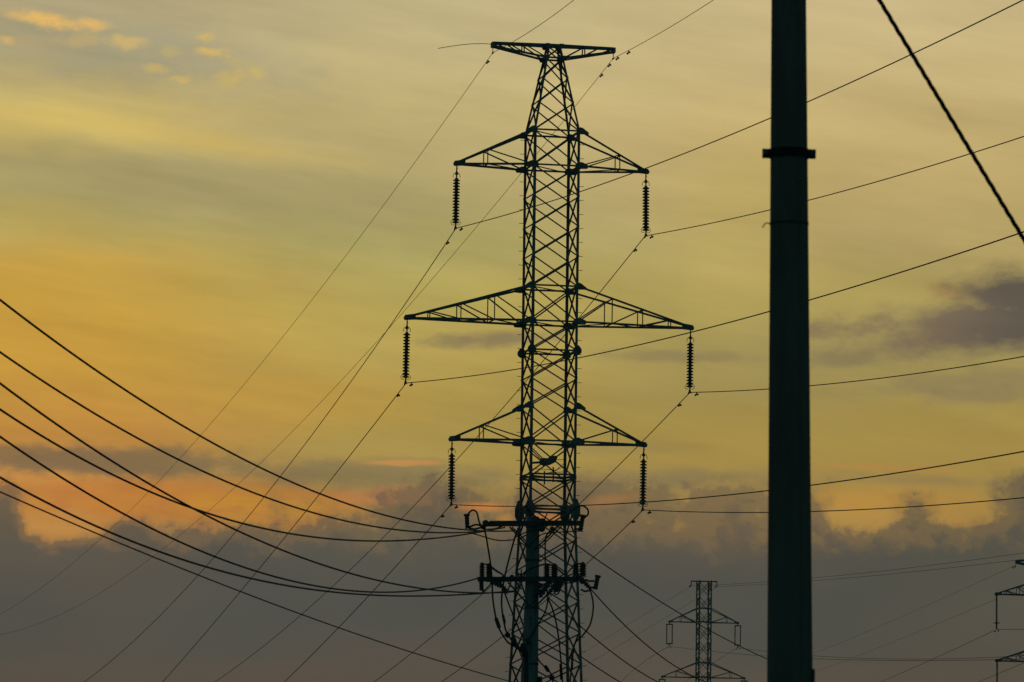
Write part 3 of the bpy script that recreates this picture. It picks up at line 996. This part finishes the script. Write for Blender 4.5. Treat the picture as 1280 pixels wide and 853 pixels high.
def sheds(p0, p1, r0, r1, n, name='insulator', mt=None, cap=True):
    p0, p1 = Vector(p0), Vector(p1)
    pts, rs = [], []
    N = n * 4
    for k in range(N + 1):
        f = k / N
        pts.append(p0.lerp(p1, f)); rs.append((r1, r1 * .85, r0, r0)[k % 4])
    m = MB().tube(pts, rs, 14)
    d = (p1 - p0).normalized()
    if cap:
        m.tube([p1, p1 + d * .03, p1 + d * .05], [r0 * .9, r0 * .9, r0 * .4], 10)
    return m.build(name, mt or GLASS, pole, smooth=False)


def stack(px, py0, py1, r, n, Y=YA):
    return sheds(lp(px, py0, Y), lp(px, py1, Y), r * .62, r, n)


# surge arresters
for (a, b, r) in (((584.3, 661, YA), (583.5, 645.5, YA), .062), ((725.5, 664.5, YA), (728.3, 646.5, YA), .062), ((602, 735.5, YA), (601.5, 726, YA), .060), ((744, 737, YA), (747, 722, YA), .062)):
    p0, p1 = lp(*a), lp(*b)
    d = (p1 - p0).normalized()
    o = sheds(p0, p1, r * .72, r, 5, 'surge_arrester', DARKSTEEL)
    MB().tube([p1, p1 + d * .05], r * 1.15, 10).build('cap', DARKSTEEL, o)
MB().tube([lp(601, 735, YA), lp(604.5, 739, YA)], [.06, .02], 8).build('surge_arrester_tail', DARKSTEEL, pole)
# brackets carrying the upper arresters
for pts in ([(586, 660), (592, 656.5), (597, 656), (604, 658)], [(586, 661), (594, 661.5), (600, 660), (605, 658)], [(717, 655), (722, 656), (726, 657)], [(718, 661), (724, 662), (727, 661)],
            [(731, 724.5), (736, 726.5), (743, 726.5)], [(734, 733), (739, 734.5), (744, 735)], [(726, 737), (731, 739.5), (738, 738)]):
    MB().tube([lp(*q, YA) for q in pts], .022, 6).build('arrester_bracket', DARKSTEEL, pole, smooth=True)
# bolts / knobs on the arms
for (x, y, r) in ((607, 654.5, .075), (678, 653, .09), (677.5, 661, .075), (640, 722, .06), (690, 661, .05)):
    MB().lathe([(r * .4, -.12), (r, -.09), (r, .09), (r * .4, .12)], lp(x, y, YA - .06), 10, (0, 1, 0)).build('arm_bolt_head', DARKSTEEL, pole)
MB().bar(lp(680, 651, YA), lp(684, 642, YA), .028).build('arm_pin', DARKSTEEL, pole)
MB().tube([lp(602, 660, YA), lp(606, 662, YA), lp(606, 656, YA)], .03, 6).build('line_clamp', DARKSTEEL, pole)
# pin insulators on the lower arm
for (x, y0, y1_, r) in ((602.5, 722, 706, .072), (611, 722, 707, .08), (683.5, 721, 707.5, .085), (693, 721, 707, .098), (719.5, 720, 706, .09), (728.5, 721, 705.5, .095)):
    stack(x, y0, y1_, r, 5)
# strain insulators and clamps under the arms
for (a, b) in (((676, 730), (669, 744)), ((688, 727), (676, 745)), ((697, 726), (686, 742)), ((704, 723), (697, 738)), ((725, 721), (735, 733)), ((722, 720), (728, 728)), ((614, 727), (626, 733)), ((622, 726), (632, 738)),
               ((683, 733), (676, 741)), ((700, 728), (694, 738))):
    sheds(lp(*a, YA - .05), lp(*b, YA - .12), .035, .062, 4, 'strain_insulator', DARKSTEEL)


def spline(pts, n=8):
    pts = [Vector(p) for p in pts]
    P_ = [pts[0] * 2 - pts[1]] + pts + [pts[-1] * 2 - pts[-2]]
    out = []
    for i in range(1, len(P_) - 2):
        for k in range(n):
            t = k / n
            a, b, c, d = P_[i - 1:i + 3]
            out.append(.5 * ((2 * b) + (c - a) * t + (2 * a - 5 * b + 4 * c - d) * t * t + (3 * b - a - 3 * c + d) * t ** 3))
    out.append(pts[-1])
    return out


jump = [
    (.020, [(584, 646), (586.5, 641), (591, 638), (596, 641), (599.5, 654), (606, 664), (610, 685), (613, 704), (615, 725), (616, 748), (619, 768), (623, 784), (634, 802), (646, 810), (656, 818)], .30),
    (.020, [(648, 660), (644, 671), (638, 692), (632, 716), (628, 738), (627, 756), (629.5, 775), (633, 790), (641, 802), (652, 812)], .34),
    (.018, [(628, 734), (634, 750), (641, 768), (649, 787), (656, 801)], .36),
    (.018, [(693, 660), (683, 670), (681.5, 690), (682, 715), (683.5, 735), (684.5, 752), (681, 766), (673, 780), (661, 800), (656, 808)], .30),
    (.019, [(684, 747), (690, 760), (695, 778), (698.5, 800), (701, 825), (703.5, 860), (705, 900)], .28),
    (.019, [(734, 731), (739, 742), (741.5, 757), (740, 772), (736, 784), (727, 796), (719, 804), (716, 818), (714, 838), (712, 860), (711, 900)], .32),
    (.018, [(671, 822), (676, 829), (684, 837), (690, 846), (692, 870), (692, 900)], .26),
    (.020, [(649, 724), (653, 718), (662, 712), (672, 708), (682, 705.5), (690, 707), (697, 712), (705, 718)], .36),
    (.020, [(706, 652), (714, 640), (722, 633.5), (729, 632.8), (734.5, 637), (735, 643), (730, 648)], .2),
    (.016, [(601, 707), (604, 705.5), (611, 706.5), (620, 713), (628, 718)], .3),
    (.018, [(612, 708), (620, 714), (628.5, 719), (628, 724)], .36),
    (.020, [(664, 646), (657, 632), (661, 637), (668, 645), (676, 650)], .22),
    (.016, [(706, 720), (714, 711), (719, 706), (727, 705), (731, 710)], .34),
    (.014, [(584, 665.5), (594, 668), (606, 671.5), (616, 674.5), (628, 676), (642, 675)], .2),
    (.014, [(628, 658), (618, 661), (606, 662)], .26),
    (.014, [(642, 673), (652, 668), (662, 664), (680, 662.5)], .38),
    (.014, [(662, 682), (676, 669), (690, 666), (706, 665), (727, 664)], .36),
    (.016, [(603, 741), (611, 733), (617, 727), (622, 724)], .3),
    (.016, [(633, 743), (638, 730), (640, 722), (644, 726), (652, 737)], .3),
    (.016, [(652, 712), (650, 724), (647, 735), (643, 739)], .32),
    (.015, [(693, 738), (694, 743), (698, 742), (701, 735), (704, 728)], .3),
    (.015, [(674, 742), (668, 752), (662, 758)], .34),
    (.014, [(676, 731), (690, 728), (708, 729), (722, 727)], .34),
]
for (r, pts, dy) in jump:
    MB().tube(spline([lp(x, y, DP - dy) for x, y in pts]), r, 7).build('jumper_cable', CABLE, pole, smooth=True)
for (a, b, r) in (((619.5, 772), (624.5, 786), .045), ((628.5, 768), (631, 780), .032), ((632, 792), (637, 796), .06), ((640, 797), (644, 806), .055), ((653, 804), (657, 822), .07), ((659, 798), (662, 806), .05), ((681, 832), (686, 840), .042),
                  ((641, 805), (655, 815), .035)):
    p0, p1 = lp(*a, DP - .34), lp(*b, DP - .34)
    MB().tube([p0, p0.lerp(p1, .15), p0.lerp(p1, .85), p1], [r * .5, r, r, r * .5], 10).build('cable_splice', CABLE, pole, smooth=True)
MB().lathe([(.01, -.06), (.05, -.045), (.06, 0), (.05, .045), (.01, .06)], lp(690, 847, DP - .28), 12).build('cable_ball_clamp', CABLE, pole, smooth=True)
for (a, b) in (((715.5, 818), (714.8, 838)), ((700.5, 830), (701.5, 850))):
    MB().tube([lp(*a, DP - .33), lp(*b, DP - .33)], .027, 10).build('cable_sleeve', RED, pole, smooth=True)
# risers strapped to the left of the shaft and a strap
MB().tube([lp(657.5, 815, DP - .12), lp(657.6, 860, DP - .12), lp(657.6, 1023, DP - .12)], [.05, .062, .062], 12).build('riser_conduit', CABLE, pole, smooth=True)
MB().tube([lp(674.5, 846, DP - .05), lp(674.5, 1020, DP - .05)], [.06, .05], 12).build('riser_conduit', CABLE, pole, smooth=True)
for y in (700, 760, 830):
    zc = lp(665, y).z
    MB().ring(.15, .172, zc - .02, zc + .02).build('steel_band', DARKSTEEL, pole)

dW = Vector((-.167, -.986, 0))
ws = [
    ((640, 664), [(0, 375), (125, 467), (250, 544), (375, 607.5), (469, 641), (531, 656), (583, 662)], .0165, 'black overhead cable, topmost of those sweeping in from the left edge'),
    ((600, 664.5), [(0, 442.5), (125, 517), (250, 589), (375, 637), (469, 659), (540, 665)], .0165, 'black overhead cable, second from the top at the left edge'),
    ((642, 740), [(0, 480.6), (125, 564), (219, 625), (287, 660), (375, 695), (469, 726), (540, 737)], .0165, 'black overhead cable, third at the left edge, crossing the fourth on its way right'),
    ((631, 659.5), [(0, 515), (125, 582), (219, 626), (312, 657), (406, 675), (475, 678), (540, 673), (598, 664)], .0165, 'black overhead cable, fourth at the left edge, dipping then rising to the upper arm'),
    ((597, 723), [(0, 546), (125, 626), (250, 689), (375, 727), (469, 742), (511, 740), (557, 732)], .0165, 'black overhead cable, fifth at the left edge, rising again to the left lower insulator'),
    ((642, 739), [(0, 596), (125, 661), (250, 707), (375, 735), (469, 743), (540, 745), (600, 743)], .0165, 'black overhead cable, sixth at the left edge, flattening towards the lower arm'),
    ((657, 857), [(0, 616), (125, 667), (250, 720), (375, 769), (469, 800), (540, 823), (633, 851)], .011, 'thinner dark green cable, lowest at the left edge, passing down to the pole shaft'),
]
for (p, pts, r, lab) in ws:
    wire('overhead_cable', Q(*p, DP - .3), dW, pts, r, lab, 'cable', 'cables sweeping in from the left to the utility pole', m=CABLE, tmax=75, n=120)
rs_ = [
    ((691, 660), [(699, 670), (723, 687), (800, 734), (869, 775), (958, 825)], 'dark cable running down right from the upper pole arm to behind the thick pole'),
    ((732, 729), [(738, 735), (749.5, 750), (780, 781), (800, 799), (867, 846)], 'dark cable running down right from the right end of the lower pole arm'),
    ((684, 746), [(688.8, 750), (709, 768), (727, 785), (750, 804), (780, 826), (823, 853)], 'dark cable running down right through the tower from the loops under the lower pole arm'),
    ((662, 773), [(675, 782.6), (709, 809), (730, 823.7), (750, 837.6), (776, 853)], 'dark cable running down right, lowest of those leaving the utility pole'),
]
for (p, pts, lab) in rs_:
    wire('overhead_cable', Q(*p, DP - .2), Vector((.167, .986, 0)), pts, .0145, lab, 'cable', 'cables leaving the utility pole to the right', m=CABLE, ext=1.15)

# ------------------------------------------------------------------ thick pole close to the camera
DB = 35.0
B = lambda px, py, Y=DB: at(px, py, Y)
bb = B(987.5, 700); bb.z = 0
big = tag(empty('concrete_pole', bb), 'thick dark concrete pole with a metal band, crossing the right half of the photo', 'pole')
zt_, zb_ = B(986, 0).z, B(987, 853).z
wt, wbm = 44.0 / (F_PX / DB) / 2, 57.0 / (F_PX / DB) / 2
lean = (B(986, 0).x - B(987.3, 853).x) / (zt_ - zb_)
xb = B(987.3, 853).x - bb.x
prof = []
pts = []
for k in range(31):
    z = -.3 + 10.3 * k / 30
    pts.append(Vector((xb + lean * (z - zb_), 0, z)))
    prof.append(wt + (wbm - wt) * (zt_ - z) / (zt_ - zb_))
pts.append(pts[-1] + Vector((0, 0, .03))); prof.append(prof[-1] * .8)
MB().tube(pts, prof, 40).build('shaft', CONC2, big, smooth=True)


def band(py, hh, thick, name, w_ear=0.0):
    zc = B(986, py).z
    f = xb + lean * (zc - zb_)
    r = wt + (wbm - wt) * (zt_ - zc) / (zt_ - zb_)
    m = MB().ring(r - .01, r + thick, zc - hh, zc + hh, (f, 0, 0), 48)
    o = m.build(name, BLACKSTEEL if w_ear else DARKSTEEL, big)
    if w_ear:
        for s in (-1, 1):
            e = MB().bar((f + s * (r - .004), 0, zc), (f + s * (r + w_ear), 0, zc), .05, hh * 1.9, (0, 0, 1))
            e.tube([(f + s * (r + w_ear * .6), -.06, zc), (f + s * (r + w_ear * .6), .06, zc)], .012, 8)
            e.build('clamp_ear', BLACKSTEEL, o)
            MB().tube([(f + s * (r + w_ear * .6), -.085, zc), (f + s * (r + w_ear * .6), -.05, zc)], .017, 6).tube([(f + s * (r + w_ear * .6), .03, zc), (f + s * (r + w_ear * .6), .075, zc)], .012, 8).build('clamp_bolt', DARKSTEEL, o)
    return o, f, r, zc


band(192.5, .036, .008, 'clamp_band', .062)
o, f, r, zc = band(280, .009, .004, 'steel_strap')
MB().tube(spline([(f - r - .004, 0, zc), (f - r - .025, -.01, zc + .004), (f - r - .045, -.01, zc - .012), (f - r - .056, -.01, zc - .034)]), .0045, 6).build('strap_end', DARKSTEEL, o, smooth=True)
f2 = B(1016, 850)
m = MB()
m.bar((f2.x - bb.x - .012, -.05, zb_ - .5), (f2.x - bb.x - .012, -.05, zb_ + .10), .045, .05)
m.build('riser_conduit', DARKSTEEL, big)
zg = 9.0
fx = xb + lean * (zg - zb_)
for a in (math.radians(-62), math.radians(118)):
    m = MB()
    m.tube([Vector((p.x + math.cos(a) * (q + .001), math.sin(a) * (q + .001), p.z)) for p, q in zip(pts[:-1], prof[:-1])], .004, 5)
    m.build('casting_seam', CONC2, big)
# twisted stay cable from the pole top down to its anchor on the right
pa = Vector((bb.x + fx, DB, zg)) + Vector((.13, 0, 0))
rr0 = ray(1276.5, 294); tgt = CAM + rr0 * (36.5 / rr0.y)
r1_ = ray(1099, 0); mid = CAM + r1_ * (35.42 / r1_.y)
d = (tgt - mid).normalized()
t_up = (zg - mid.z) / d.z
top = mid + d * t_up
te = -(tgt.z) / d.z
end = tgt + d * te
print('stay', top, pa, end)
stay = tag(empty('stay_cable', end), 'thick twisted black stay cable slanting down the upper right corner', 'cable')
L = (end - top).length
u = Vector((0, 1, 0)); u = (u - d * u.dot(d)).normalized(); w = d.cross(u)
R_ = .0075
for s in range(3):
    m = MB()
    n = int(L / .02)
    P_ = []
    for k in range(n + 1):
        a = 2 * math.pi * (k / n * L / .32 + s / 3)
        P_.append(top + d * (L * k / n) + u * (R_ * math.cos(a)) + w * (R_ * math.sin(a)) - Vector((0, 0, 0)))
    m.tube(P_, .0112, 8)
    m.build('strand', CABLE, stay, off=end, smooth=True)
MB().tube([end + Vector((0, 0, -.2)), end + Vector((-.02, 0, .25))], .02, 8).build('anchor_rod', DARKSTEEL, stay, off=end)
m = MB()
m.bar(top + Vector((-.02, 0, .01)), Vector((bb.x + fx + .08, DB, zg)), .05)
m.build('stay_bracket', DARKSTEEL, big, off=bb)
m = MB().ring(.11, .135, zg - .04, zg + .04, (fx, 0, 0))
m.build('clamp_band', DARKSTEEL, big)
print('objects', len(bpy.data.objects))
